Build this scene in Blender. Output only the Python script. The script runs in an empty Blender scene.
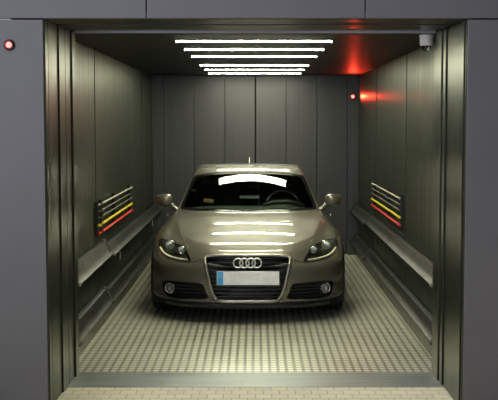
import bpy, bmesh, math, random
import numpy as np
from mathutils import Vector, Matrix
sc = bpy.context.scene
C = sc.collection
PI = math.pi

# ---------------- camera ----------------
FPX = 1055.0
cam_d = bpy.data.cameras.new('camera'); cam = bpy.data.objects.new('camera', cam_d); C.objects.link(cam)
cam_d.sensor_fit = 'HORIZONTAL'; cam_d.sensor_width = 36; cam_d.lens = 36*FPX/498
cam_d.shift_x = -6.5/498
cam.location = (0, -7.4, 1.79)
cam.rotation_euler = (PI/2-math.atan(79.5/FPX), 0, 0)
cam_d.clip_end = 200
sc.camera = cam
# ---------------- daylight outside ----------------
world = bpy.data.worlds.new('world'); sc.world = world; world.use_nodes = True
wn = world.node_tree.nodes; wl = world.node_tree.links
bg = wn['Background']
tc = wn.new('ShaderNodeTexCoord'); sx = wn.new('ShaderNodeSeparateXYZ'); wl.new(tc.outputs['Generated'], sx.inputs[0])
rp = wn.new('ShaderNodeValToRGB'); mr = wn.new('ShaderNodeMapRange')
mr.inputs['From Min'].default_value = -.3; mr.inputs['From Max'].default_value = .3
wl.new(sx.outputs['X'], mr.inputs['Value']); wl.new(mr.outputs[0], rp.inputs[0])
rp.color_ramp.elements[0].color = (1.75, 1.78, 1.98, 1); rp.color_ramp.elements[1].color = (.22, .20, .225, 1)
wl.new(rp.outputs[0], bg.inputs['Color'])
bg.inputs['Strength'].default_value = 0.8
LIGHT_STRENGTH = 62.0
sc.view_settings.view_transform = 'Standard'; sc.view_settings.look = 'None'
sc.view_settings.exposure = 0; sc.view_settings.gamma = 1; sc.view_settings.use_curve_mapping = False

# ---------------- helpers ----------------
def link(o, parent=None):
    C.objects.link(o)
    if parent is not None: o.parent = parent
    return o
def mesh_obj(name, bm, m, parent=None, smooth=False, auto=None):
    me = bpy.data.meshes.new(name); bmesh.ops.recalc_face_normals(bm, faces=bm.faces[:]) if not smooth == 'keep' else None
    if smooth:
        for f in bm.faces: f.smooth = True
    if auto is not None:
        for e in bm.edges:
            if len(e.link_faces) == 2 and e.calc_face_angle(0) > math.radians(auto): e.smooth = False
    bm.to_mesh(me); bm.free()
    for k in (m if isinstance(m, (list, tuple)) else [m]): me.materials.append(k)
    return link(bpy.data.objects.new(name, me), parent)
def empty(name, loc=(0, 0, 0), parent=None):
    o = bpy.data.objects.new(name, None); o.location = loc; o.empty_display_size = .1
    return link(o, parent)
def tag(o, label, cat, group=None):
    o['label'] = label; o['category'] = cat
    if group: o['group'] = group
    return o
def struct(o): o['kind'] = 'structure'; return o
def add_box(bm, lo, hi, bev=0, M=None):
    r = bmesh.ops.create_cube(bm, size=1)['verts']
    lo = Vector(lo); hi = Vector(hi)
    for v in r: v.co = Vector(((v.co.x+.5)*(hi.x-lo.x)+lo.x, (v.co.y+.5)*(hi.y-lo.y)+lo.y, (v.co.z+.5)*(hi.z-lo.z)+lo.z))
    if bev:
        es = list({e for v in r for e in v.link_edges})
        o = bmesh.ops.bevel(bm, geom=es, offset=bev, segments=2, profile=.6, affect='EDGES')
        r = list({v for f in o['faces'] for v in f.verts} | {v for v in r if v.is_valid})
    if M is not None:
        for v in r: v.co = M @ v.co
    return r
def box(name, lo, hi, m, parent=None, bev=0):
    bm = bmesh.new(); add_box(bm, lo, hi, bev); return mesh_obj(name, bm, m, parent)
def frames(pts, closed):
    n = len(pts); out = []
    nrm = None
    for i in range(n):
        a = pts[i-1] if (i > 0 or closed) else pts[i]; b = pts[(i+1) % n] if (i < n-1 or closed) else pts[i]
        t = (b-a).normalized()
        if nrm is None:
            nrm = t.orthogonal().normalized() if abs(t.z) > .9 else t.cross(Vector((0, 0, 1))).normalized()
        nrm = (nrm-t*nrm.dot(t)).normalized()
        out.append((t, nrm, t.cross(nrm)))
    return out
def add_tube(bm, pts, r, seg=10, closed=False, prof=None, cap=True):
    pts = [Vector(p) for p in pts]; fr = frames(pts, closed); rings = []
    for i, (p, (t, a, b)) in enumerate(zip(pts, fr)):
        rr = r[i] if isinstance(r, (list, tuple)) else r
        if prof: ring = [bm.verts.new(p+a*u+b*v) for u, v in prof]
        else: ring = [bm.verts.new(p+(a*math.cos(2*PI*k/seg)+b*math.sin(2*PI*k/seg))*rr) for k in range(seg)]
        rings.append(ring)
    n = len(rings); m = len(rings[0])
    for i in range(n if closed else n-1):
        A = rings[i]; B = rings[(i+1) % n]
        for k in range(m): bm.faces.new((A[k], A[(k+1) % m], B[(k+1) % m], B[k]))
    if cap and not closed: bm.faces.new(rings[0][::-1]); bm.faces.new(rings[-1])
def add_lathe(bm, prof, M=None, seg=32, close=False):
    """prof: (radius, height) pairs spun about z"""
    M = M or Matrix.Identity(4); rings = []
    for r, h in prof:
        if r < 1e-6: rings.append([bm.verts.new(M @ Vector((0, 0, h)))])
        else: rings.append([bm.verts.new(M @ Vector((r*math.cos(2*PI*k/seg), r*math.sin(2*PI*k/seg), h))) for k in range(seg)])
    pairs = list(zip(rings[:-1], rings[1:]))
    if close: pairs.append((rings[-1], rings[0]))
    for A, B in pairs:
        for k in range(seg):
            k2 = (k+1) % seg
            if len(A) == 1 and len(B) == 1: continue
            if len(A) == 1: bm.faces.new((A[0], B[k], B[k2]))
            elif len(B) == 1: bm.faces.new((A[k], A[k2], B[0]))
            else: bm.faces.new((A[k], A[k2], B[k2], B[k]))
def add_prism(bm, poly, M, depth):
    """polygon in local xy extruded along local z"""
    a = [bm.verts.new(M @ Vector((x, y, 0))) for x, y in poly]; b = [bm.verts.new(M @ Vector((x, y, depth))) for x, y in poly]
    n = len(poly); bm.faces.new(a[::-1]); bm.faces.new(b)
    for k in range(n): bm.faces.new((a[k], a[(k+1) % n], b[(k+1) % n], b[k]))

# ---------------- materials ----------------
def mat(name, col, rough=.5, metal=0, **kw):
    m = bpy.data.materials.new(name); m.use_nodes = True
    p = m.node_tree.nodes['Principled BSDF']
    p.inputs['Base Color'].default_value = (*col, 1); p.inputs['Roughness'].default_value = rough; p.inputs['Metallic'].default_value = metal
    for k, v in kw.items():
        k = k.replace('_', ' '); p.inputs[k].default_value = (*v, 1) if isinstance(v, tuple) and len(v) == 3 else v
    return m
def noisy(m, scale=(1, 1, 1), size=20, amount=.2, rough=.08, bump=0, detail=4, dist=.002):
    """procedural variation of the base colour and the roughness, stretched by scale"""
    nt = m.node_tree; N = nt.nodes; L = nt.links; p = N['Principled BSDF']
    tc = N.new('ShaderNodeTexCoord'); mp = N.new('ShaderNodeMapping'); mp.inputs['Scale'].default_value = scale
    nz = N.new('ShaderNodeTexNoise'); nz.inputs['Scale'].default_value = size; nz.inputs['Detail'].default_value = detail
    L.new(tc.outputs['Object'], mp.inputs[0]); L.new(mp.outputs[0], nz.inputs['Vector'])
    c = p.inputs['Base Color'].default_value[:3]
    r = N.new('ShaderNodeMapRange'); r.inputs['From Min'].default_value = .3; r.inputs['From Max'].default_value = .7
    r.inputs['To Min'].default_value = 1-amount; r.inputs['To Max'].default_value = 1+amount
    L.new(nz.outputs[0], r.inputs['Value'])
    mx = N.new('ShaderNodeMix'); mx.data_type = 'RGBA'; mx.blend_type = 'MULTIPLY'; mx.inputs['Factor'].default_value = 1
    mx.inputs[6].default_value = (*c, 1); L.new(r.outputs[0], mx.inputs[7]); L.new(mx.outputs[2], p.inputs['Base Color'])
    r2 = N.new('ShaderNodeMapRange'); r2.inputs['From Min'].default_value = .3; r2.inputs['From Max'].default_value = .7
    ro = p.inputs['Roughness'].default_value
    r2.inputs['To Min'].default_value = ro-rough; r2.inputs['To Max'].default_value = ro+rough
    L.new(nz.outputs[0], r2.inputs['Value']); L.new(r2.outputs[0], p.inputs['Roughness'])
    if bump:
        b = N.new('ShaderNodeBump'); b.inputs['Strength'].default_value = bump; b.inputs['Distance'].default_value = dist
        L.new(nz.outputs[0], b.inputs['Height']); L.new(b.outputs[0], p.inputs['Normal'])
    return m
def glass(name, tint, rough=.0, ior=1.5):
    m = bpy.data.materials.new(name); m.use_nodes = True; N = m.node_tree.nodes; L = m.node_tree.links
    N.remove(N['Principled BSDF'])
    t = N.new('ShaderNodeBsdfTransparent'); t.inputs[0].default_value = (*tint, 1)
    g = N.new('ShaderNodeBsdfGlossy'); g.inputs['Roughness'].default_value = rough; g.inputs[0].default_value = (1, 1, 1, 1)
    f = N.new('ShaderNodeFresnel'); f.inputs[0].default_value = ior
    x = N.new('ShaderNodeMixShader'); L.new(f.outputs[0], x.inputs[0]); L.new(t.outputs[0], x.inputs[1]); L.new(g.outputs[0], x.inputs[2])
    L.new(x.outputs[0], N['Material Output'].inputs[0]); return m
def emis(name, col, s):
    m = bpy.data.materials.new(name); m.use_nodes = True; p = m.node_tree.nodes['Principled BSDF']
    p.inputs['Base Color'].default_value = (*col, 1); p.inputs['Emission Color'].default_value = (*col, 1); p.inputs['Emission Strength'].default_value = s
    return m
M_wall = noisy(mat('brushed dark steel wall', (.062, .070, .050), .38, .85), (1, 1, .02), 28, .22, .07, .06)
M_jamb = noisy(mat('brushed steel door panel', (.045, .049, .035), .33, .9), (1, 1, .006), 14, .4, .04, 0)
M_back = noisy(mat('brushed grey rear door', (.080, .080, .088), .45, .75), (1, 1, .03), 30, .08, .04)
M_ceil = noisy(mat('dark ceiling steel', (.016, .016, .015), .42, .5), (.03, 1, 1), 40, .2, .05)
M_soffit = noisy(mat('brushed bronze soffit', (.07, .068, .055), .32, .85), (.03, 1, 1), 40, .25, .06)
M_facade = noisy(mat('grey facade panel', (.145, .145, .153), .34, .7), (1, 1, 1), 3, .04, .01)
M_dark = mat('dark gap', (.012, .012, .012), .6)
M_rail = noisy(mat('dark grey rubber rail', (.012, .013, .011), .42, .0), (1, 1, 1), 6, .15, .05)
M_black = mat('black plastic', (.012, .012, .013), .38)
M_chrome = mat('chrome', (.75, .75, .75), .12, 1)
M_satin = mat('satin silver', (.42, .41, .37), .3, .9)
M_white = mat('white plastic', (.88, .89, .92), .4)
M_trimstrip = mat('aluminium strip', (.35, .37, .42), .35, .6)
M_grille = mat('gloss black trim', (.006, .006, .007), .25)
# ---------- car body shape: an implicit surface, y=0 front axle, nose towards -y
def spline(xs, ys):
    xs = np.array(xs, float); ys = np.array(ys, float); n = len(xs)
    h = np.diff(xs); A = np.zeros((n, n)); r = np.zeros(n); A[0, 0] = A[-1, -1] = 1
    for i in range(1, n-1):
        A[i, i-1] = h[i-1]; A[i, i] = 2*(h[i-1]+h[i]); A[i, i+1] = h[i]
        r[i] = 6*((ys[i+1]-ys[i])/h[i]-(ys[i]-ys[i-1])/h[i-1])
    m = np.linalg.solve(A, r)
    s0 = (ys[1]-ys[0])/h[0]-h[0]*(2*m[0]+m[1])/6
    s1 = (ys[-1]-ys[-2])/h[-1]+h[-1]*(2*m[-1]+m[-2])/6
    def f(x):
        x = np.asarray(x, float); xc = np.clip(x, xs[0], xs[-1])
        i = np.clip(np.searchsorted(xs, xc)-1, 0, n-2)
        a = xs[i+1]-xc; b = xc-xs[i]; hh = h[i]
        y = m[i]*a**3/(6*hh)+m[i+1]*b**3/(6*hh)+(ys[i]/hh-m[i]*hh/6)*a+(ys[i+1]/hh-m[i+1]*hh/6)*b
        return y+np.where(x < xs[0], (x-xs[0])*s0, 0)+np.where(x > xs[-1], (x-xs[-1])*s1, 0)
    return f
HOOD_Z = spline([-.95, -.8, -.6, -.3, 0, .3, .6, 1, 2, 2.9, 3.4], [.575, .635, .70, .77, .825, .865, .895, .915, .93, .945, .90])
SIDE_W = spline([-.9, -.5, 0, .45, .9, 1.6, 2.1, 2.5, 2.9, 3.4], [.86, .905, .925, .905, .888, .888, .912, .921, .90, .83])
SIDE_Z = spline([.1, .25, .45, .6, .7, .8, .9, 1.0], [-.06, -.018, 0, -.008, -.032, -.078, -.145, -.24])
PLAN_F = spline([0, .2, .38, .55, .7, .8, .88, .94], [-.87, -.862, -.838, -.775, -.668, -.55, -.36, -.1])
PLAN_R = spline([0, .4, .7, .85, .95], [3.31, 3.27, 3.10, 2.86, 2.45])
PROF_F = spline([.1, .2, .3, .42, .52, .62, .72], [.10, .05, .015, 0, .004, .035, .085])
PROF_R = spline([.1, .3, .55, .8, .95], [-.12, -.03, 0, -.05, -.03])
ROOF_Z = spline([.8, 1.1, 1.4, 1.75, 2.1, 2.5, 2.9, 3.2], [1.235, 1.278, 1.306, 1.315, 1.292, 1.20, 1.04, .90])
CREASE = spline([-.85, -.55, 0, .45], [.40, .55, .66, .745])
def smax(a, b, k):
    h = np.clip(.5+.5*(a-b)/k, 0, 1)
    return b+(a-b)*h+k*h*(1-h)
def smin(a, b, k): return -smax(-a, -b, k)
def sp(t, w): return .5*(t+np.sqrt(t*t+w*w))
def sstep(t): t = np.clip(t, 0, 1); return t*t*(3-2*t)
def body_f(x, y, z):
    xa = np.sqrt(x*x+1e-6)
    top = HOOD_Z(y)-.028*(xa/.7)**2-.34*sp(xa-CREASE(y), .02)*sstep((1.0-y)/.5)
    top = top+.022*np.exp(-((xa-.74)/.12)**2-((y-.02)/.36)**2)
    w = SIDE_W(y)+SIDE_Z(z)
    rake = sp(z-.52, .05)*(.15+1.15*np.minimum(xa/.7, 1.3)**2)
    yf = PLAN_F(xa)+PROF_F(z)+rake-.045*np.exp(-((z-.204)/.017)**2)
    yr = PLAN_R(xa)+PROF_R(z)
    b = smax(z-top, xa-w, .07)
    b = smax(b, (yf-y)*.85, .075)
    b = smax(b, (y-yr)*.9, .06)
    b = smax(b, .185-z, .04)
    fade = 1-1.5*sstep((y-1.4)/1.0)
    yc = y-.11*(xa/.65)**2*fade
    t = yc-.42
    zg = smin(ROOF_Z(yc), .868+.635*t-.03*t*np.abs(t), .035)-.015*(xa/.5)**2
    gw = .722-.42*(z-.9)-.16*sstep((y-1.8)/1.5)
    g = smax((z-zg)*.92, (xa-gw)*.92, .035)
    g = smax(g, y-3.2, .05); g = smax(g, .25-y, .03); g = smax(g, .72-z, .03)
    return smin(b, g, .03)
def grad_f(p, e=1e-3):
    x, y, z = p.T
    return np.stack([body_f(x+e, y, z)-body_f(x-e, y, z), body_f(x, y+e, z)-body_f(x, y-e, z), body_f(x, y, z+e)-body_f(x, y, z-e)], 1)/(2*e)
_SY = {}
def surface_y(x, z, y0=-1.05, y1=1.65):
    """front face of the body at (x, z): first crossing going backwards"""
    key = (round(x, 6), round(z, 6))
    if key not in _SY:
        lo, hi, n = y0, y1, 160
        for _ in range(3):
            ys = np.linspace(lo, hi, n); f = body_f(np.full(n, float(x)), ys, np.full(n, float(z)))
            k = int(np.argmax(f < 0)); lo, hi, n = ys[max(k-1, 0)], ys[k] if k else ys[1], 40
        _SY[key] = .5*(lo+hi)
    return _SY[key]
# ---------------- structure ----------------
XW = 1.37; YB = 6.6; ZC = 2.39
def floor_mat():
    m = mat('two-tone tread plate', (.5, .5, .4), .33, .38); N = m.node_tree.nodes; L = m.node_tree.links; p = N['Principled BSDF']
    tc = N.new('ShaderNodeTexCoord'); s = N.new('ShaderNodeSeparateXYZ'); L.new(tc.outputs['Object'], s.inputs[0])
    def mth(op, a, b=None, c=None):
        n = N.new('ShaderNodeMath'); n.operation = op
        for i, v in enumerate((a, b, c)):
            if v is None: continue
            if isinstance(v, (int, float)): n.inputs[i].default_value = v
            else: L.new(v, n.inputs[i])
        return n.outputs[0]
    PX, PY = .0605, .058
    u = mth('ABSOLUTE', mth('SUBTRACT', mth('FRACT', mth('DIVIDE', mth('ADD', s.outputs['X'], 10), PX)), .5))
    v = mth('ABSOLUTE', mth('SUBTRACT', mth('FRACT', mth('DIVIDE', mth('ADD', s.outputs['Y'], 10), PY)), .5))
    def ss(x, lo, hi):
        r = N.new('ShaderNodeMapRange'); r.interpolation_type = 'SMOOTHSTEP'; r.inputs['From Min'].default_value = lo; r.inputs['From Max'].default_value = hi
        r.inputs['To Min'].default_value = 1; r.inputs['To Max'].default_value = 0; L.new(x, r.inputs['Value']); return r.outputs[0]
    lug = mth('MULTIPLY', ss(u, .24, .38), ss(v, .20, .36))
    nz = N.new('ShaderNodeTexNoise'); nz.inputs['Scale'].default_value = 1.3; L.new(tc.outputs['Object'], nz.inputs['Vector'])
    f2 = mth('MULTIPLY_ADD', nz.outputs[0], .5, mth('MULTIPLY', lug, .75))  # paler lug tops on a darker plate, varied by noise
    r = N.new('ShaderNodeValToRGB'); L.new(f2, r.inputs[0])
    r.color_ramp.elements[0].position = .15; r.color_ramp.elements[0].color = (.27, .265, .21, 1)
    r.color_ramp.elements[1].position = 1.0; r.color_ramp.elements[1].color = (.95, .93, .80, 1)
    L.new(r.outputs[0], p.inputs['Base Color'])
    b = N.new('ShaderNodeBump'); b.inputs['Distance'].default_value = .002; b.inputs['Strength'].default_value = .5; L.new(lug, b.inputs['Height']); L.new(b.outputs[0], p.inputs['Normal'])
    return m
M_floor = floor_mat()
def brick_mat():
    m = mat('yellowish paving blocks', (.5, .45, .33), .8); N = m.node_tree.nodes; L = m.node_tree.links; p = N['Principled BSDF']
    tc = N.new('ShaderNodeTexCoord'); b = N.new('ShaderNodeTexBrick'); L.new(tc.outputs['Object'], b.inputs['Vector'])
    b.inputs['Scale'].default_value = 1; b.inputs['Brick Width'].default_value = .105; b.inputs['Row Height'].default_value = .1
    b.inputs['Mortar Size'].default_value = .004; b.inputs['Mortar Smooth'].default_value = .3
    b.inputs['Color1'].default_value = (.78, .71, .54, 1); b.inputs['Color2'].default_value = (.70, .64, .48, 1); b.inputs['Mortar'].default_value = (.5, .45, .34, 1)
    L.new(b.outputs[0], p.inputs['Base Color'])
    bp = N.new('ShaderNodeBump'); bp.invert = True; bp.inputs['Distance'].default_value = .004; bp.inputs['Strength'].default_value = .6
    L.new(b.outputs['Fac'], bp.inputs['Height']); L.new(bp.outputs[0], p.inputs['Normal']); return m
struct(box('floor', (-XW-.05, 0, -.05), (XW+.05, YB+.3, 0), M_floor))
M_sill = noisy(mat('scuffed steel threshold', (.28, .30, .305), .45, .6), (.04, 1, 1), 30, .25, .08, .05)
struct(box('trim_1', (-1.30, -.42, -.05), (1.30, 0, .002), M_sill))
struct(box('ground', (-6, -12, -.06), (6, -.42, 0), brick_mat()))
struct(box('wall_left', (-XW-.06, .0, 0), (-XW, YB+.3, ZC+.05), M_wall)); struct(box('wall_right', (XW, .0, 0), (XW+.06, YB+.3, ZC+.05), M_wall))
struct(box('ceiling', (-XW, .02, ZC), (XW, YB+.25, ZC+.06), M_ceil))
struct(box('wall_back', (-XW-.06, YB+.25, 0), (XW+.06, YB+.31, ZC+.05), M_dark))
# rear door of six narrow panels between two posts
for s in (-1, 1):
    struct(box('trim_2', (min(s*1.225, s*XW), YB, 0), (max(s*1.225, s*XW), YB+.2, ZC), M_back, None, .004))
    # joint in the side wall lining
d2 = struct(empty('door_2', (0, YB+.08, 0)))
for k in range(6):
    x0 = -1.225+k*2.45/6
    g = .004 if k != 3 else .008
    box('door_panel', (x0+(.008 if k == 3 else .003), .0 if k % 2 else .004, 0), (x0+2.45/6-(.008 if k == 2 else .003), .05, ZC), M_back, d2, .003)
# wall lining joints
for x, d in ((-1, 1.62), (1, 4.6), (-1, 5.3), (1, 2.2)):
    struct(box('trim_3', (min(x*XW, x*(XW-.004)), d, .1), (max(x*XW, x*(XW-.004)), d+.012, ZC), M_dark))
# skirting with a light upper edge
for s, nm in ((-1, 'left'), (1, 'right')):
    struct(box('baseboard_'+nm, (min(s*XW, s*1.335), .02, 0), (max(s*XW, s*1.335), YB, .10), M_wall, None, .004))
# shaft opening: stacked telescopic door panels line both jambs
for s in (-1, 1):
    dd = struct(empty('door_1' if s < 0 else 'door_3', (s*1.252, 0, 0)))
    segs = ((-.955, -.875, .022), (-.867, -.565, .022), (-.557, -.345, .012), (-.337, -.145, .012), (-.137, .0, .0)) if s < 0 else \
           ((-.955, -.925, .026), (-.917, -.37, .018), (-.362, -.265, .008), (-.240, .0, .0))
    for a, b, o in segs:
        lo = (0+o, a, 0) if s > 0 else (-.04-o, a, 0); hi = (.04+o, b, 2.40) if s > 0 else (-o, b, 2.40)
        box('door_panel', lo, hi, M_jamb, dd, .004)
    struct(box('trim_4', (min(s*1.29, s*1.5), -.87, 0), (max(s*1.29, s*1.5), -.0, 2.6), M_dark))
    struct(box('trim_5', (min(s*1.265, s*1.45), .0, 0), (max(s*1.265, s*1.45), .02, 2.45), M_jamb))
# soffit of the opening, stepped
sf = struct(empty('trim_6', (0, 0, 2.40)))
for a, b, o in ((-.955, -.80, 0), (-.79, -.56, .006), (-.55, -.27, .0), (-.26, -.06, .008)):
    box('soffit_panel', (-1.29, a, o), (1.29, b, .05), M_soffit, sf, .003)
struct(box('trim_7', (-1.25, -.05, 2.392), (1.25, -.015, 2.45), M_trimstrip, None, .003))
struct(box('trim_8', (-1.45, -.87, 2.452), (1.45, .3, 2.6), M_dark))
# facade
struct(box('wall_front_left', (-4.5, -.97, 0), (-1.284, -.88, 2.397), M_facade, None, .003))
struct(box('wall_front_right', (1.284, -.97, 0), (4.5, -.88, 2.397), M_facade, None, .003))
for n, (a, b) in enumerate(((-4.5, -.642), (-.636, .640), (.646, 4.5))):
    struct(box('wall_front_top', (a*1.03, -.97, 2.405), (b*1.03, -.88, 4.2), M_facade, None, .003))

# ---------------- ceiling lights ----------------
M_tube = emis('lit diffuser', (.97, .97, .70), LIGHT_STRENGTH)
pos = ['front-most long light strip, nearest the opening', 'second light strip from the front of the ceiling', 'third light strip from the front of the ceiling',
       'fourth light strip, first behind the wide gap', 'fifth light strip, second last before the rear door', 'last light strip, closest to the rear door']
for k, d in enumerate((.62, 1.57, 2.55, 4.1, 5.1, 6.05)):
    L_ = tag(empty('ceiling_light', (-.012, d, ZC)), 'white '+pos[k], 'ceiling light', 'light strips across the lift ceiling')
    bm = bmesh.new()
    for lo, hi in (((-.585, -.07, -.004), (.585, -.056, 0)), ((-.585, .056, -.004), (.585, .07, 0))): add_box(bm, lo, hi)
    mesh_obj('frame', bm, M_ceil, L_)
    box('diffuser', (-.585, -.046, -.006), (.585, .046, 0), M_tube, L_)
    for s in (-1, 1): box('end_cap', (min(s*.585, s*.6), -.06, -.02), (max(s*.585, s*.6), .06, 0), M_ceil, L_)  # end lips added to cut the light off high on the walls

# ---------------- bumper rails ----------------
M_rubber = mat('matt black rubber', (.006, .006, .006), .75)
def rail(name_label, s, z, p0, p1, hgt=.105):
    """half-round rail between plan points p0, p1 (x = distance of its face from the middle, y)"""
    r = tag(empty('bumper_rail', (0, 0, 0)), name_label, 'bumper rail', 'bumper rails along the lift walls')
    bm = bmesh.new(); h = hgt/2
    prof = [(-.02, -h), (.06, -h), (.078, -h*.92), (.080, -h*.8), (.070, -h*.66), (.050, -h*.4), (.038, 0), (.028, h*.4), (.018, h*.85), (0, h), (-.02, h)]
    rings = []
    for (x, y) in (p0, p1): rings.append([bm.verts.new((s*(x+.05-u), y, z+v)) for u, v in prof])
    n = len(prof)
    for k in range(n): bm.faces.new((rings[0][k], rings[0][(k+1) % n], rings[1][(k+1) % n], rings[1][k]))
    bm.faces.new(rings[0]); bm.faces.new(rings[1])
    mesh_obj('rail_profile', bm, M_rail, r, True, 40)
    for (x, y) in (p0, p1):
        bm = bmesh.new(); rr = []
        for dy in (-.045, .045): rr.append([bm.verts.new((s*(x+.05-u*1.12), y+dy, z+v*1.1)) for u, v in prof])
        for k in range(n): bm.faces.new((rr[0][k], rr[0][(k+1) % n], rr[1][(k+1) % n], rr[1][k]))
        bm.faces.new(rr[0]); bm.faces.new(rr[1]); mesh_obj('end_cap', bm, M_rubber, r)
    for t in (.15, .5, .85):
        y = p0[1]+(p1[1]-p0[1])*t; x = p0[0]+(p1[0]-p0[0])*t
        bm = bmesh.new(); add_box(bm, (min(s*(x+.05), s*XW), y-.04, z-.03), (max(s*(x+.05), s*XW), y+.04, z+.03)); mesh_obj('bracket', bm, M_black, r)
for s, nm, yj in ((-1, 'left', 1.9), (1, 'right', 4.75)):
    for lev, z in (('upper', .635), ('lower', .23)):
        a, b = ('shorter front', 'longer rear') if s < 0 else ('longer front', 'shorter rear')
        rail('%s %s black rubber rail piece on the %s wall, toward the %s' % (a.split()[0], lev, nm, a.split()[1]), s, z+(.035 if s < 0 and lev == 'upper' else .02), (1.285, .06), (1.285, yj-.05), .13 if s < 0 else .105)
        rail('%s %s black rubber rail piece on the %s wall, toward the %s' % (b.split()[0], lev, nm, b.split()[1]), s, z, (1.285, yj+.05), (1.285, YB-.05))

# ---------------- coloured bars ----------------
M_y = mat('yellow tube', (.80, .66, .02), .35, 0, Emission_Color=(.8, .66, .02), Emission_Strength=0.0)
M_r = mat('red tube', (.70, .045, .03), .35); M_w = mat('pale grey tube', (.50, .50, .42), .35); M_g = mat('dim grey tube', (.13, .13, .11), .35)
def bars(s, y0, y1, label, gap):
    o = tag(empty('guard_bars', (s*1.328, y0, .96)), label, 'guard bars')
    for z, m, r, nm in ((.115, M_w, .009, 'pale_bar'), (.058, M_g, .007, 'grey_bar'), (.005, M_g, .007, 'grey_bar'), (-.06, M_y, .011, 'yellow_bar'), (-.13, M_r, .012, 'red_bar')):
        bm = bmesh.new(); add_tube(bm, [(0, .03, z), (0, y1-y0-.03, z)], r, 12); b = mesh_obj(nm, bm, m, o, True, 50)
        for yy in (-gap-.035, y1-y0+.015):
            bm = bmesh.new(); add_tube(bm, [(0, yy, z), (0, yy+.035, z)], r*1.15, 12); mesh_obj('end_cap', bm, m, b, True, 50)
    for yy in (-gap-.02, .05, (y1-y0)*.42, y1-y0):
        bm = bmesh.new(); add_box(bm, (min(s*.008, s*.04), yy-.012, -.155), (max(s*.008, s*.04), yy+.012, .14), 0); mesh_obj('bracket', bm, M_rail, o)
bars(-1, 1.70, 3.85, 'row of pale, grey, yellow and red bars on the left wall', .14)
bars(1, 2.35, 4.55, 'row of pale, grey, yellow and red bars on the right wall', .02)

# ---------------- small fittings ----------------
M_lamp = emis('red lamp glow', (1.0, .09, .08), 7)
def red_lamp(name, loc, label, r, power, out=(0, -1, 0)):
    o = tag(empty(name, loc), label, 'signal lamp')
    bm = bmesh.new(); add_lathe(bm, [(0, .0), (r*1.9, .0), (r*1.9, .012), (r*1.3, .02), (r*1.1, .014), (0, .014)], Matrix.Rotation(PI/2, 4, 'X'), 24); mesh_obj('housing', bm, M_black, o, True, 40)
    bm = bmesh.new(); add_lathe(bm, [(r, .012)]+[(r*math.cos(a), .012+r*math.sin(a)) for a in (.3, .6, .9, 1.2)]+[(0, .012+r)], Matrix.Rotation(PI/2, 4, 'X'), 20); mesh_obj('lens', bm, M_lamp, o, True)
    l = bpy.data.lights.new('lamp_light', 'SPOT'); l.energy = power; l.color = (1, .05, .02); l.shadow_soft_size = r; l.spot_size = math.radians(125); l.spot_blend = .5
    lo = link(bpy.data.objects.new('lamp_light', l), o); lo.location = (0, -.05-r, 0); lo.rotation_euler = Vector((0, -1, .75)).to_track_quat('-Z', 'Y').to_euler()
red_lamp('signal_lamp', (1.285, YB-.0, 2.105), 'glowing red lamp on the rear right post', .022, 9)
red_lamp('signal_lamp', (-1.488, -.97, 2.245), 'glowing red lamp on the grey facade left of the opening', .018, .5)
# reflectors low on the left wall
for y, w in ((3.1, 'middle of the left wall between the rails'), (6.45, 'rear end of the left wall behind the rails')):
    o = tag(empty('reflector', (-XW, y, .44)), 'small white upright sensor at the '+w, 'sensor')
    box('plate', (0, -.03, -.045), (.012, .03, .045), M_black, o, .003); box('lens', (.010, -.018, -.036), (.016, .018, .036), M_white, o, .002)
# dome camera
o = tag(empty('security_camera', (1.205, .10, ZC)), 'white ceiling security camera with dark dome in the front right corner', 'camera')
bm = bmesh.new(); add_lathe(bm, [(0, 0), (.05, 0), (.05, -.015), (.046, -.017), (.046, -.07), (.042, -.075), (0, -.075)], None, 32); mesh_obj('housing', bm, M_white, o, True, 40)
bm = bmesh.new(); add_lathe(bm, [(.036, -.073)]+[(.034*math.cos(a), -.075-.04*math.sin(a)) for a in (0, .3, .6, .9, 1.2, 1.4)]+[(0, -.115)], None, 24); mesh_obj('dome', bm, M_grille, o, True)
bm = bmesh.new(); add_box(bm, (.0, -.03, -.11), (.018, -.02, -.08), .004); mesh_obj('camera_eye', bm, M_white, o)
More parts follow.
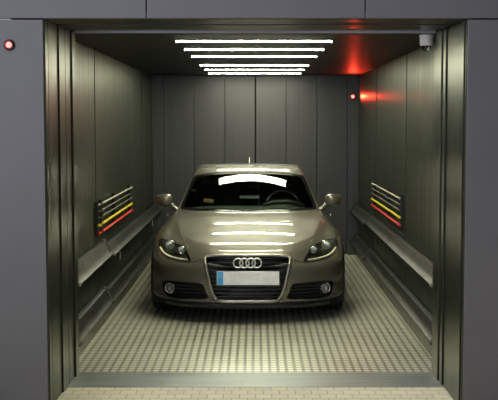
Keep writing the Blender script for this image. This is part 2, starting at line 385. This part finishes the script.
# ---------------- surface nets over the implicit body ----------------
def body_mesh():
    h = .0165
    xs = (np.arange(-59, 60))*h; ys = np.arange(-.95, 3.42, h); zs = np.arange(.13, 1.36, h)
    X, Y, Z = np.meshgrid(xs, ys, zs, indexing='ij')
    Fv = body_f(X.ravel(), Y.ravel(), Z.ravel()).reshape(X.shape)
    s = Fv < 0; n = X.shape
    acc = np.zeros((n[0]-1, n[1]-1, n[2]-1, 3)); cnt = np.zeros(acc.shape[:3])
    P = np.stack([X, Y, Z], -1)
    for ax in range(3):
        a = [slice(None)]*3; b = [slice(None)]*3; a[ax] = slice(0, -1); b[ax] = slice(1, None)
        fa = Fv[tuple(a)]; fb = Fv[tuple(b)]; cr = (fa < 0) != (fb < 0)
        t = np.where(cr, fa/np.where(cr, fa-fb, 1), 0)
        q = P[tuple(a)]*(1-t[..., None])+P[tuple(b)]*t[..., None]
        q = q*cr[..., None]
        o = [k for k in range(3) if k != ax]
        for i in (0, 1):
            for j in (0, 1):
                sl = [slice(None)]*3
                sl[o[0]] = slice(i, n[o[0]]-1+i); sl[o[1]] = slice(j, n[o[1]]-1+j)
                acc += q[tuple(sl)]; cnt += cr[tuple(sl)]
    use = cnt > 0; idx = -np.ones(cnt.shape, int); idx[use] = np.arange(use.sum())
    V = acc[use]/cnt[use][:, None]
    for _ in range(4):
        g = grad_f(V); f = body_f(*V.T); V = V-g*(f/np.maximum((g*g).sum(1), .05))[:, None]
    faces = []
    for ax in range(3):
        a = [slice(1, -1)]*3; b = [slice(1, -1)]*3; a[ax] = slice(0, -1); b[ax] = slice(1, None)
        sa = s[tuple(a)]; sb = s[tuple(b)]
        I = np.argwhere(sa != sb); flip = sa[tuple(I.T)]
        I = I+1; I[:, ax] -= 1
        o = [(ax+1) % 3, (ax+2) % 3]
        q = []
        for d0, d1 in ((-1, -1), (0, -1), (0, 0), (-1, 0)):
            J = I.copy(); J[:, o[0]] += d0; J[:, o[1]] += d1; q.append(idx[tuple(J.T)])
        q = np.stack(q, 1); q[~flip] = q[~flip][:, ::-1]
        faces.append(q)
    return V, np.concatenate(faces)
def catmull(pts, sub=6, closed=True):
    out = []; n = len(pts)
    for i in range(n if closed else n-1):
        g = lambda k: np.array(pts[k % n] if closed else pts[min(max(k, 0), n-1)], float)
        p0, p1, p2, p3 = g(i-1), g(i), g(i+1), g(i+2)
        for k in range(sub):
            t = k/sub
            out.append(tuple(.5*((2*p1)+(-p0+p2)*t+(2*p0-5*p1+4*p2-p3)*t*t+(-p0+3*p1-3*p2+p3)*t**3)))
    if not closed: out.append(tuple(pts[-1]))
    return out
def mirror(poly): return [(-x, z) for x, z in poly][::-1]
def inside(poly, u, v):
    c = False; n = len(poly)
    for i in range(n):
        x1, y1 = poly[i]; x2, y2 = poly[i-1]
        if (y1 > v) != (y2 > v) and u < (x2-x1)*(v-y1)/(y2-y1)+x1: c = not c
    return c
def cut(shell, poly, ax, test):
    """slice the faces of the shell along an outline given in the plane of the two axes ax"""
    Vs, Fs = shell; i, j = ax; n = len(poly); pad = .03
    us = [p[0] for p in poly]; ws = [p[1] for p in poly]
    ulo, uhi, wlo, whi = min(us)-pad, max(us)+pad, min(ws)-pad, max(ws)+pad
    cand = {}
    for q, f in enumerate(Fs):
        v = Vs[f[0]]
        if ulo <= v[i] <= uhi and wlo <= v[j] <= whi:
            c = Vector([sum(Vs[t][a] for t in f)/len(f) for a in range(3)])
            if test(c): cand[q] = (c[i], c[j])
    for k in range(n):
        a = poly[k]; b = poly[(k+1) % n]; du, dv = b[0]-a[0], b[1]-a[1]; L = math.hypot(du, dv)
        if L < 1e-5: continue
        lo = (min(a[0], b[0])-.02, min(a[1], b[1])-.02); hi = (max(a[0], b[0])+.02, max(a[1], b[1])+.02)
        mid = {}; dist = lambda v: (-(v[i]-a[0])*dv+(v[j]-a[1])*du)/L
        for q in [q for q, c in cand.items() if lo[0] <= c[0] <= hi[0] and lo[1] <= c[1] <= hi[1]]:
            f = Fs[q]; d = [dist(Vs[t]) for t in f]
            if min(d) > -1e-5 or max(d) < 1e-5: continue
            P1, P2 = [], []
            for m in range(len(f)):
                t, u = f[m], f[(m+1) % len(f)]; d0, d1 = d[m], d[(m+1) % len(f)]
                if d0 >= -1e-6: P1.append(t)
                if d0 <= 1e-6: P2.append(t)
                if (d0 > 1e-6 and d1 < -1e-6) or (d0 < -1e-6 and d1 > 1e-6):
                    key = (min(t, u), max(t, u))
                    if key not in mid:
                        w = d0/(d0-d1); Vs.append([Vs[t][x]+(Vs[u][x]-Vs[t][x])*w for x in range(3)]); mid[key] = len(Vs)-1
                    P1.append(mid[key]); P2.append(mid[key])
            if len(P1) < 3 or len(P2) < 3: continue
            Fs[q] = P1; Fs.append(P2)
            for w, g in ((q, P1), (len(Fs)-1, P2)):
                cand[w] = (sum(Vs[t][i] for t in g)/len(g), sum(Vs[t][j] for t in g)/len(g))
def extract(V, Fc, name, m, parent):
    me = bpy.data.meshes.new(name); used = sorted({i for f in Fc for i in f}); mp = {k: n for n, k in enumerate(used)}
    vv = V[used]; me.from_pydata(vv.tolist(), [], [[mp[i] for i in f] for f in Fc])
    me.polygons.foreach_set('use_smooth', [True]*len(me.polygons)); me.update()
    g = grad_f(vv); g /= np.linalg.norm(g, axis=1)[:, None]
    me.normals_split_custom_set_from_vertices(g.tolist())
    me.materials.append(m)
    return link(bpy.data.objects.new(name, me), parent)

# car materials
def paint_mat():
    m = mat('grey metallic car paint', (.15, .136, .11), .40, .5, Coat_Weight=1.0, Coat_Roughness=.03)
    N = m.node_tree.nodes; L = m.node_tree.links; p = N['Principled BSDF']
    d = N.new('ShaderNodeBsdfDiffuse'); d.inputs[0].default_value = (.11, .12, .11, 1)
    g = N.new('ShaderNodeNewGeometry'); x = N.new('ShaderNodeMixShader')
    L.new(g.outputs['Backfacing'], x.inputs[0]); L.new(p.outputs[0], x.inputs[1]); L.new(d.outputs[0], x.inputs[2])
    L.new(x.outputs[0], N['Material Output'].inputs[0]); return m
M_paint = paint_mat()
M_glass = glass('tinted windscreen glass', (.78, .90, .82), ior=1.6)
M_lens = glass('clear headlight cover', (.92, .94, .95))
M_ring = mat('bright silver rings', (.85, .85, .83), .3, .7)
M_tyre = mat('tyre rubber', (.018, .018, .018), .7)
M_rim = mat('alloy rim', (.35, .35, .35), .3, .9)
M_lampbowl = mat('grey lamp bowl', (.10, .10, .095), .3, .7)
M_ball = mat('projector lens with painted reflection', (.95, .97, 1.0), .25, .2)  # white base stands in for the bright outdoors mirrored in the lens
M_led = mat('pale led strip', (.95, .92, .7), .35)
M_seat = mat('dark seat leather', (.035, .037, .035), .5)
M_dash = mat('dark dashboard', (.10, .11, .10), .6)
M_red = mat('red lamp glass', (.25, .01, .01), .15)
M_plate = noisy(mat('pale number plate', (.88, .89, .92), .45), (1, 1, 1), 14, .07, .02)
M_blue = mat('blue plate band', (.05, .40, .85), .4)

car = empty('car', (-.07, 2.6, 0))
tag(car, 'grey two-door coupe facing out of the car lift', 'car')

# outlines taken at the car's real size, seen from its front: (x, z)
O_head = catmull([(.499, .541), (.526, .606), (.575, .655), (.66, .685), (.76, .694), (.835, .678), (.826, .617), (.779, .574), (.714, .549), (.604, .538)], 3)
O_grille = catmull([(0, .612), (.198, .611), (.335, .602), (.373, .580), (.371, .535), (.343, .415), (.314, .299), (.28, .232), (.232, .211), (0, .210),
                    (-.232, .211), (-.28, .232), (-.314, .299), (-.343, .415), (-.371, .535), (-.373, .580), (-.335, .602), (-.198, .611)], 3)
O_intake = catmull([(.40, .358), (.507, .366), (.645, .366), (.755, .350), (.765, .285), (.735, .228), (.65, .212), (.456, .220), (.352, .232), (.368, .290)], 3)
O_wind = catmull([(0, 1.258), (.32, 1.247), (.53, 1.222), (.585, 1.190), (.64, 1.045), (.687, .915), (.63, .893), (.286, .884), (0, .882),
                  (-.286, .884), (-.63, .893), (-.687, .915), (-.64, 1.045), (-.585, 1.19), (-.53, 1.222), (-.32, 1.247)], 3)
O_windin = catmull([(0, 1.238), (.31, 1.228), (.51, 1.204), (.560, 1.170), (.61, 1.045), (.650, .935), (.60, .915), (.286, .907), (0, .905),
                    (-.286, .907), (-.60, .915), (-.650, .935), (-.61, 1.045), (-.56, 1.17), (-.51, 1.204), (-.31, 1.228)], 3)
O_hood = [(0, -.95), (.36, -.95), (.405, -.83), (.55, -.56), (.65, -.1), (.73, .36), (.72, .62), (.60, .60), (.40, .50), (.2, .455), (0, .44)]
O_hood = O_hood+[(-x, y) for x, y in O_hood[-2:0:-1]]
O_sidewin = catmull([(.98, .93), (1.15, 1.03), (1.45, 1.175), (1.75, 1.215), (2.05, 1.195), (2.35, 1.12), (2.58, 1.01), (2.45, .965), (1.9, .945), (1.3, .925)], 3)
O_rear = catmull([(0, 1.20), (.35, 1.19), (.45, 1.15), (.50, 1.04), (.46, 1.0), (0, .99), (-.46, 1.0), (-.50, 1.04), (-.45, 1.15), (-.35, 1.19)], 3)
O_tail = [(.50, .62), (.83, .60), (.86, .78), (.55, .78)]
O_door = [(.62, .27), (.60, .60), (.72, .93), (.95, .90), (1.95, .93), (2.02, .60), (1.88, .30), (1.8, .27)]
ARCH = .362
def circ(y): return [(y+ARCH*math.cos(2*PI*k/36), .325+ARCH*math.sin(2*PI*k/36)) for k in range(36)]
V0, F0 = body_mesh()
bm = (V0.tolist(), F0.tolist())
front = lambda c: c.y < .2 and .19 < c.z < .80
cut(bm, O_grille, (0, 2), front)
for P_ in (O_head, O_intake): cut(bm, P_, (0, 2), front); cut(bm, mirror(P_), (0, 2), front)
wtest = lambda c: c.y < 1.7 and c.z > .83
cut(bm, O_wind, (0, 2), wtest); cut(bm, O_windin, (0, 2), wtest)
htest = lambda c: c.y < .75 and c.z > .5
cut(bm, O_hood, (0, 1), htest)
for sgn in (-1, 1):
    side = lambda c: c.x*sgn > .45
    cut(bm, O_sidewin, (1, 2), side); cut(bm, O_door, (1, 2), lambda c: c.x*sgn > .6 and c.z < .96)
    for yy in (0, 2.468): cut(bm, circ(yy), (1, 2), lambda c: c.x*sgn > .55)
    cut(bm, O_tail if sgn > 0 else mirror(O_tail), (0, 2), lambda c: c.y > 2.6)
cut(bm, O_rear, (0, 2), lambda c: c.y > 2.2 and c.z > .9)
VV = np.array(bm[0])
lab = {}
m_head = mirror(O_head); m_int = mirror(O_intake); m_tail = mirror(O_tail); arches = [circ(0), circ(2.468)]
for f in bm[1]:
    c = Vector(VV[f].mean(0)); k = 'body_shell'
    if abs(c.x) > .55 and abs(c.z-.325) < .4 and any(inside(a, c.y, c.z) for a in arches): k = None
    elif c.z < .25 and np.cross(VV[f[2]]-VV[f[0]], VV[f[-1]]-VV[f[1]])[2] < -.75*np.linalg.norm(np.cross(VV[f[2]]-VV[f[0]], VV[f[-1]]-VV[f[1]])): k = 'underbody'
    elif front(c) and inside(O_grille, c.x, c.z): k = None
    elif front(c) and inside(O_head, c.x, c.z): k = 'headR'
    elif front(c) and inside(m_head, c.x, c.z): k = 'headL'
    elif front(c) and (inside(O_intake, c.x, c.z) or inside(m_int, c.x, c.z)): k = None
    elif wtest(c) and inside(O_windin, c.x, c.z): k = 'windshield'
    elif wtest(c) and inside(O_wind, c.x, c.z): k = 'frit'
    elif htest(c) and inside(O_hood, c.x, c.y) and c.z > HOOD_Z(c.y)-.19 and not (c.y < -.7 and c.z < .602): k = 'hood'
    elif abs(c.x) > .45 and inside(O_sidewin, c.y, c.z): k = 'winR' if c.x > 0 else 'winL'
    elif abs(c.x) > .6 and c.z < .96 and inside(O_door, c.y, c.z): k = 'doorR' if c.x > 0 else 'doorL'
    elif c.y > 2.2 and c.z > .9 and inside(O_rear, c.x, c.z): k = 'rearwin'
    elif c.y > 2.6 and inside(O_tail, c.x, c.z): k = 'tailR'
    elif c.y > 2.6 and inside(m_tail, c.x, c.z): k = 'tailL'
    elif c.y < -.02 and c.z < .56: k = 'front_bumper'
    elif c.y > 2.75 and c.z < .58: k = 'rear_bumper'
    if k: lab.setdefault(k, []).append(f)
def ex(k, name, m): return extract(VV, lab.pop(k), name, m, car)
body = ex('body_shell', 'body_shell', M_paint); ex('hood', 'hood', M_paint); bumper = ex('front_bumper', 'front_bumper', M_paint)
ex('rear_bumper', 'rear_bumper', M_paint); ex('underbody', 'underbody', M_black)
ex('doorL', 'door', M_paint); ex('doorR', 'door', M_paint)
windshield = ex('windshield', 'windshield', M_glass)
fr = extract(VV, lab.pop('frit'), 'windshield_border', M_grille, windshield)
ex('winL', 'side_window', M_glass); ex('winR', 'side_window', M_glass); ex('rearwin', 'rear_window', M_glass)
ex('tailL', 'tail_light', M_red); ex('tailR', 'tail_light', M_red)
covers = {-1: lab.pop('headL'), 1: lab.pop('headR')}

def onfront(x, z, off=0):
    y = surface_y(x, z); return Vector((x, y-off, z))
# headlights
YM = Matrix.Rotation(PI/2, 4, 'X')      # local z -> -y
for sgn in (-1, 1):
    hl = extract(VV, covers[sgn], 'headlight', M_lens, car)
    hl['label'] = 'headlight with clear cover over two round projectors'
    # bowl: the same outline set back, with side walls
    o = O_head if sgn > 0 else mirror(O_head)
    cxm = sum(p[0] for p in o)/len(o); czm = sum(p[1] for p in o)/len(o)
    bm = bmesh.new(); rings = []
    for sc_, dep in ((1, .002), (.97, .05), (.7, .095), (.35, .10)):
        ring = []
        for x, z in o:
            ys = surface_y(cxm+(x-cxm)*.985, czm+(z-czm)*.985); yc = surface_y(cxm, czm)
            ring.append(bm.verts.new((cxm+(x-cxm)*sc_*.99, ys*(1 if sc_ > .9 else .6)+(0 if sc_ > .9 else yc*.4)+dep, czm+(z-czm)*sc_*.99)))
        rings.append(ring)
    for A, B in zip(rings[:-1], rings[1:]):
        for k in range(len(A)): bm.faces.new((A[k], A[(k+1) % len(A)], B[(k+1) % len(A)], B[k]))
    bm.faces.new(rings[-1])
    mesh_obj('lamp_bowl', bm, M_lampbowl, hl, True)
    for (x, z, r) in ((.712, .650, .036), (.592, .628, .028)):
        x *= sgn; p = onfront(x, z, -.022-r*.6)
        T = Matrix.Translation(p) @ YM
        bm = bmesh.new()
        add_lathe(bm, [(r*1.28, -.03), (r*1.30, .012), (r*1.22, .018), (r*1.08, .012), (r*1.02, -.01)], T, 24)
        ring = mesh_obj('projector_ring', bm, M_chrome, hl, True)
        bm = bmesh.new()
        add_lathe(bm, [(r*math.cos(a), r*.6*math.sin(a)) for a in [k*PI/16 for k in range(8)]]+[(0, r*.6)], T, 24)
        mesh_obj('projector_lens', bm, M_ball, ring, True)
    # strip of daytime leds along the lower edge
    strip = catmull([(.808, .612), (.765, .583), (.705, .563), (.61, .553), (.53, .551)], 5, False)
    bm = bmesh.new()
    add_tube(bm, [onfront(sgn*x, z+.006, -.018) for x, z in strip], .011, 8)
    ls = mesh_obj('led_strip', bm, M_led, hl, True)
    bm = bmesh.new()
    for k in range(16):
        t = (k+.5)/16*(len(strip)-1); i = int(t); f_ = t-i
        x = strip[i][0]*(1-f_)+strip[i+1][0]*f_; z = strip[i][1]*(1-f_)+strip[i+1][1]*f_
        p = onfront(sgn*x, z-.009, -.006)
        add_box(bm, p-Vector((.007, .004, .006)), p+Vector((.007, .004, .006)), .002)
    mesh_obj('led', bm, M_lampbowl, ls)['kind'] = 'stuff'
# grille
gr = empty('grille', (0, 0, 0), car)
def panel(name, o, dep, m, parent, wall=.0):
    """outline on the nose, sunk by dep, with walls"""
    bm = bmesh.new(); a = []; b = []
    for x, z in o:
        p = onfront(x, z); a.append(bm.verts.new(p+Vector((0, -wall, 0)))); b.append(bm.verts.new(p+Vector((0, dep, 0))))
    n = len(a)
    for k in range(n): bm.faces.new((a[k], a[(k+1) % n], b[(k+1) % n], b[k]))
    cx_ = sum(v.co.x for v in b)/n; cz_ = sum(v.co.z for v in b)/n
    c = bm.verts.new(onfront(cx_, cz_)+Vector((0, dep, 0)))
    for k in range(n): bm.faces.new((b[k], b[(k+1) % n], c))
    return mesh_obj(name, bm, m, parent)
panel('grille_backing', O_grille, .06, M_black, gr)
bm = bmesh.new(); add_tube(bm, [onfront(x, z, .004) for x, z in O_grille], 0, closed=True, prof=[(-.010, -.012), (.010, -.012), (.017, -.004), (.017, .004), (.010, .013), (-.010, .013), (-.016, 0)])
mesh_obj('grille_frame', bm, M_satin, gr, True)['label'] = 'satin silver surround of the grille'
def xlim(o, z):
    xs_ = []
    for i in range(len(o)):
        (x1, z1), (x2, z2) = o[i-1], o[i]
        if (z1 > z) != (z2 > z): xs_.append(x1+(x2-x1)*(z-z1)/(z2-z1))
    return min(xs_), max(xs_)
for z in (.585, .548, .510, .470, .43, .39, .352, .315, .278, .243):
    a, b = xlim(O_grille, z)
    bm = bmesh.new(); add_tube(bm, [onfront(a+(b-a)*t/12, z, -.022) for t in range(13)], 0, prof=[(-.012, -.006), (.012, -.006), (.014, 0), (.012, .006), (-.012, .006)])
    mesh_obj('slat', bm, M_grille, gr)
# emblem: four linked rings
em = empty('emblem', (0, 0, 0), car); bm = bmesh.new()
for k in range(4):
    xc = (k-1.5)*.0545; r = .0405; zc = .549
    cpt = onfront(xc, zc, .012)
    T = Matrix.Translation(cpt+Vector((0, .002*(k % 2), 0))) @ YM
    bm2 = bmesh.new()
    add_tube(bm2, [T @ Vector((r*math.cos(2*PI*q/32), r*math.sin(2*PI*q/32), 0)) for q in range(32)], .0072, 8, True)
    mesh_obj('ring', bm2, M_ring, em, True)
bm.free()
# number plate
pl = empty('license_plate', (.005, onfront(0, .42).y-.018, .418), car)
box('plate_holder', (-.282, 0, -.072), (.282, .015, .068), M_black, pl, .004)
box('plate', (-.272, -.006, -.058), (.272, .001, .062), M_plate, pl, .004)['label'] = 'pale plate with blurred blank face'
band = box('plate_band', (-.268, -.0085, -.054), (-.216, -.005, .058), M_blue, pl)
bm = bmesh.new()
for k in range(12):
    a = 2*PI*k/12; add_box(bm, (-.242+.015*math.cos(a)-.002, -.0098, .026+.015*math.sin(a)-.002), (-.242+.015*math.cos(a)+.002, -.0083, .026+.015*math.sin(a)+.002))
mesh_obj('star_circle', bm, M_white, band)
# side intakes with fog lamps
for sgn in (-1, 1):
    o = O_intake if sgn > 0 else mirror(O_intake)
    it = panel('side_intake', o, .05, M_black, car)
    bm = bmesh.new(); add_tube(bm, [onfront(x, z, -.004) for x, z in o], .006, 6, True)
    mesh_obj('intake_edge', bm, M_grille, it, True)
    for z in (.335, .305, .275, .247):
        a, b = xlim(o, z); a, b = (max(a, .30), min(b, .655)) if sgn > 0 else (max(a, -.655), min(b, -.30))
        bm = bmesh.new(); add_tube(bm, [onfront(a+(b-a)*t/8, z, -.02) for t in range(9)], 0, prof=[(-.010, -.005), (.010, -.005), (.012, 0), (.010, .005), (-.010, .005)])
        mesh_obj('slat', bm, M_grille, it)
    p = onfront(.692*sgn, .296, -.028)
    T = Matrix.Translation(p) @ Matrix.Rotation(-.35*sgn*-1, 4, 'Z') @ YM
    bm = bmesh.new(); r = .040
    add_lathe(bm, [(r*1.2, -.03), (r*1.25, .014), (r*1.08, .022), (r, .012)], T, 24)
    fg = mesh_obj('fog_light', bm, M_chrome, car, True)
    bm = bmesh.new(); add_lathe(bm, [(r, .010), (r*.8, .018), (r*.4, .022), (0, .023)], T, 24); mesh_obj('fog_lens', bm, M_lens, fg, True)
    bm = bmesh.new(); add_lathe(bm, [(r, .008), (r*.7, -.012), (r*.3, -.018), (0, -.018)], T, 24); mesh_obj('fog_reflector', bm, M_satin, fg, True)
# black lip below the bumper
bm = bmesh.new()
xs_ = [-.74+1.48*k/24 for k in range(25)]
top = [Vector((x, onfront(x, .215).y+.03, .197)) for x in xs_]
A = [[bm.verts.new(p) for p in top], [bm.verts.new(p+Vector((0, -.012, -.03))) for p in top], [bm.verts.new(p+Vector((0, .01, -.058))) for p in top], [bm.verts.new(p+Vector((0, .16, -.05))) for p in top], [bm.verts.new(p+Vector((0, .16, 0))) for p in top]]
for P1, P2 in zip(A, A[1:]+A[:1]):
    for k in range(24): bm.faces.new((P1[k], P1[k+1], P2[k+1], P2[k]))
bm.faces.new([r[0] for r in A]); bm.faces.new([r[-1] for r in A][::-1])
mesh_obj('front_lip', bm, M_black, car)
# dark seams around the hood
for sgn in (-1, 1):
    bm = bmesh.new(); path = []
    for x, y in catmull([(.405, -.80), (.55, -.56), (.65, -.1), (.73, .36)], 8, False):
        zz = np.linspace(.4, 1.1, 700); f = body_f(np.full(700, x), np.full(700, y), zz); k = len(zz)-1-np.argmax(f[::-1] < 0)
        path.append((sgn*x, y, zz[k]-.0005))
    add_tube(bm, path, .0028, 6)
    add_tube(bm, [onfront(sgn*x, z, .0005) for x, z in ((.388, .572), (.42, .563), (.46, .552), (.498, .543))], .0026, 6); mesh_obj('hood_seam', bm, M_black, car)
# wheels
def wheel(loc, sgn):
    w = empty('wheel', loc, car); w.scale = (sgn, 1, 1)
    T = Matrix.Rotation(PI/2, 4, 'Y')
    bm = bmesh.new(); R_ = .325
    add_lathe(bm, [(.235, -.12), (.30, -.125), (.318, -.11), (R_, -.07), (R_, .07), (.318, .11), (.30, .125), (.235, .12)], T, 48, True)
    mesh_obj('tyre', bm, M_tyre, w, True, 40)
    bm = bmesh.new()
    add_lathe(bm, [(.236, -.11), (.222, -.10), (.215, .09), (.228, .112), (.240, .118), (.240, .10), (.236, .1)], T, 48)
    rim = mesh_obj('rim', bm, M_rim, w, True, 40)
    for k in range(5):
        bm = bmesh.new(); a = 2*PI*k/5
        for d in (-.13, .13):
            Rm = Matrix.Rotation(a, 4, 'X')
            add_tube(bm, [Rm @ Vector((.095, d*.1, .035)), Rm @ Vector((.108, d*.5, .12)), Rm @ Vector((.10, d*.75, .222))], 0, prof=[(-.016, -.01), (.016, -.01), (.012, .012), (-.012, .012)])
        mesh_obj('spoke', bm, M_rim, rim)
    bm = bmesh.new(); add_lathe(bm, [(0, .04), (.05, .04), (.05, .1), (.035, .112), (0, .114)], T, 24); mesh_obj('hub_cap', bm, M_rim, rim, True, 40)
    bm = bmesh.new(); add_lathe(bm, [(0, .0), (.155, .0), (.155, .02), (0, .02)], T, 32); mesh_obj('brake_disc', bm, M_rim, w)
for yy in (0, 2.468):
    for sgn in (-1, 1): wheel((sgn*.775, yy, .325), sgn)
    for sgn in (-1, 1):
        bm = bmesh.new(); n = 20; r = ARCH+.004
        a = [bm.verts.new((sgn*.50, yy+r*math.cos(PI*1.24*k/n-.12*PI), .325+r*math.sin(PI*1.24*k/n-.12*PI))) for k in range(n+1)]
        b = [bm.verts.new((sgn*.875, yy+r*math.cos(PI*1.24*k/n-.12*PI), .325+r*math.sin(PI*1.24*k/n-.12*PI))) for k in range(n+1)]
        for k in range(n): bm.faces.new((a[k], a[k+1], b[k+1], b[k]))
        bm.faces.new(a)
        mesh_obj('wheel_well', bm, M_black, car)
# door mirrors
for sgn in (-1, 1):
    bm = bmesh.new(); secs = []
    for t, wy, hz, yo, zo in ((0, .03, .035, .02, .0), (.12, .06, .062, .005, .0), (.35, .075, .068, 0, .002), (.65, .07, .062, .01, .004), (.88, .055, .048, .03, .006), (1, .02, .02, .055, .008)):
        x = .785+.178*t; ring = []
        for q in range(20):
            a = 2*PI*q/20; cx_, sn = math.cos(a), math.sin(a)
            e = .75; yv = wy*math.copysign(abs(cx_)**e, cx_); zv = hz*math.copysign(abs(sn)**e, sn)
            if yv > 0: yv *= .55
            ring.append(bm.verts.new((sgn*x, .82+yo+yv, .972+zo+zv)))
        secs.append(ring)
    for A, B in zip(secs[:-1], secs[1:]):
        for q in range(20): bm.faces.new((A[q], A[(q+1) % 20], B[(q+1) % 20], B[q]))
    bm.faces.new(secs[0]); bm.faces.new(secs[-1])
    mr_ = mesh_obj('side_mirror', bm, M_paint, car, True, 50)
    bm = bmesh.new(); add_tube(bm, [(sgn*.722, .81, .862), (sgn*.745, .81, .882), (sgn*.775, .815, .91), (sgn*.81, .825, .94)], [.03, .024, .02, .026], 10)
    mesh_obj('mirror_arm', bm, M_paint, mr_, True)
    bm = bmesh.new(); add_box(bm, (sgn*.865-.068, .862, .932), (sgn*.865+.068, .868, 1.018), .003); mesh_obj('mirror_glass', bm, M_chrome, mr_)
# wipers
for x0, x1 in ((.52, -.02), (-.02, -.56)):
    def onwind(x, z): return onfront(x, z, .006)
    bm = bmesh.new(); add_tube(bm, [onwind(x0+(x1-x0)*t/8, .897+.018*math.sin(PI*t/8)) for t in range(9)], .006, 6)
    mesh_obj('wiper', bm, M_black, car)
# antenna
bm = bmesh.new(); za = 1.305
add_tube(bm, [(0, 2.05, za-.01), (0, 2.07, za+.02), (0, 2.13, za+.07)], [.016, .006, .003], 8); mesh_obj('antenna', bm, M_satin, car, True)
# interior
bm = bmesh.new()
prof = [(.58, .60), (.58, .86), (.80, .905), (1.02, .90), (1.12, .85), (1.14, .60)]
a = [[bm.verts.new((x, y+.1*(x/.6)**2*(1 if y < .7 else .2), z-.02*(abs(x)/.62)**4)) for y, z in prof] for x in [-.62+1.24*k/12 for k in range(13)]]
for A, B in zip(a[:-1], a[1:]):
    for k in range(len(prof)-1): bm.faces.new((A[k], A[k+1], B[k+1], B[k]))
dash = mesh_obj('dashboard', bm, M_dash, car, True, 40)
bm = bmesh.new(); add_tube(bm, catmull([(.14, 1.0, .89), (.22, .99, .93), (.36, .985, .945), (.5, .99, .93), (.58, 1.0, .89)], 4, False), .03, 10); mesh_obj('instrument_hood', bm, M_black, dash, True)
T = Matrix.Translation((.36, 1.22, .88)) @ Matrix.Rotation(math.radians(65), 4, 'X')
bm = bmesh.new(); add_tube(bm, [T @ Vector((.175*math.cos(2*PI*k/32), .175*math.sin(2*PI*k/32), 0)) for k in range(32)], .015, 8, True)
add_lathe(bm, [(0, .02), (.06, .015), (.07, -.01), (0, -.03)], T, 20)
for a_ in (0, PI, -PI/2): add_tube(bm, [T @ Vector((.05*math.cos(a_), .05*math.sin(a_), 0)), T @ Vector((.17*math.cos(a_), .17*math.sin(a_), 0))], .014, 6)
mesh_obj('steering_wheel', bm, M_black, car, True, 50)
for x in (-.36, .36):
    bm = bmesh.new()
    add_box(bm, (x-.25, 1.35, .35), (x+.25, 1.85, .52), .05)
    st = mesh_obj('seat', bm, M_seat, car, True, 50)
    bm = bmesh.new(); add_box(bm, (-.25, -.06, 0), (.25, .06, .62), .05, Matrix.Translation((x, 1.85, .48)) @ Matrix.Rotation(math.radians(-20), 4, 'X'))
    mesh_obj('backrest', bm, M_seat, st, True, 50)
    bm = bmesh.new(); add_box(bm, (-.12, -.045, 0), (.12, .045, .13), .035, Matrix.Translation((x, 2.065, 1.065)) @ Matrix.Rotation(math.radians(-14), 4, 'X'))
    mesh_obj('headrest', bm, M_seat, st, True, 50)
box('cabin_floor', (-.62, .6, .30), (.62, 2.9, .33), M_seat, car)
box('rear_shelf', (-.55, 2.45, .84), (.55, 3.0, .87), M_seat, car)
bm = bmesh.new(); add_box(bm, (-.11, 1.30, 1.13), (.11, 1.33, 1.19), .012); add_tube(bm, [(0, 1.31, 1.185), (0, 1.29, 1.235)], .01, 6)
mesh_obj('rearview_mirror', bm, M_black, car, True, 50)
M_stick = mat('orange and cream sticker', (.95, .55, .30), .6)
Ts = Matrix.Translation(onfront(-.405, .992, -.03)) @ Matrix.Rotation(math.radians(-50), 4, 'X') @ Matrix.Rotation(math.radians(0), 4, 'Z')
bm = bmesh.new(); add_box(bm, (-.05, -.0, -.0015), (.05, .045, .0015), 0, Ts @ Matrix.Rotation(.18, 4, 'Z')); stk = mesh_obj('windshield_sticker', bm, M_stick, car)
# door handles, exhausts, rear plate, spoiler, fuel flap
for sgn in (-1, 1):
    bm = bmesh.new(); add_tube(bm, [(sgn*.895, 1.62, .735), (sgn*.912, 1.66, .74), (sgn*.912, 1.80, .745), (sgn*.895, 1.84, .74)], .011, 8); mesh_obj('door_handle', bm, M_paint, car, True)
    T = Matrix.Translation((sgn*.48, 3.27, .25)) @ Matrix.Rotation(-PI/2, 4, 'X')
    bm = bmesh.new(); add_lathe(bm, [(.035, -.15), (.045, -.15), (.045, .02), (.038, .02), (.034, -.1)], T, 20, True); mesh_obj('exhaust_pipe', bm, M_chrome, car, True)
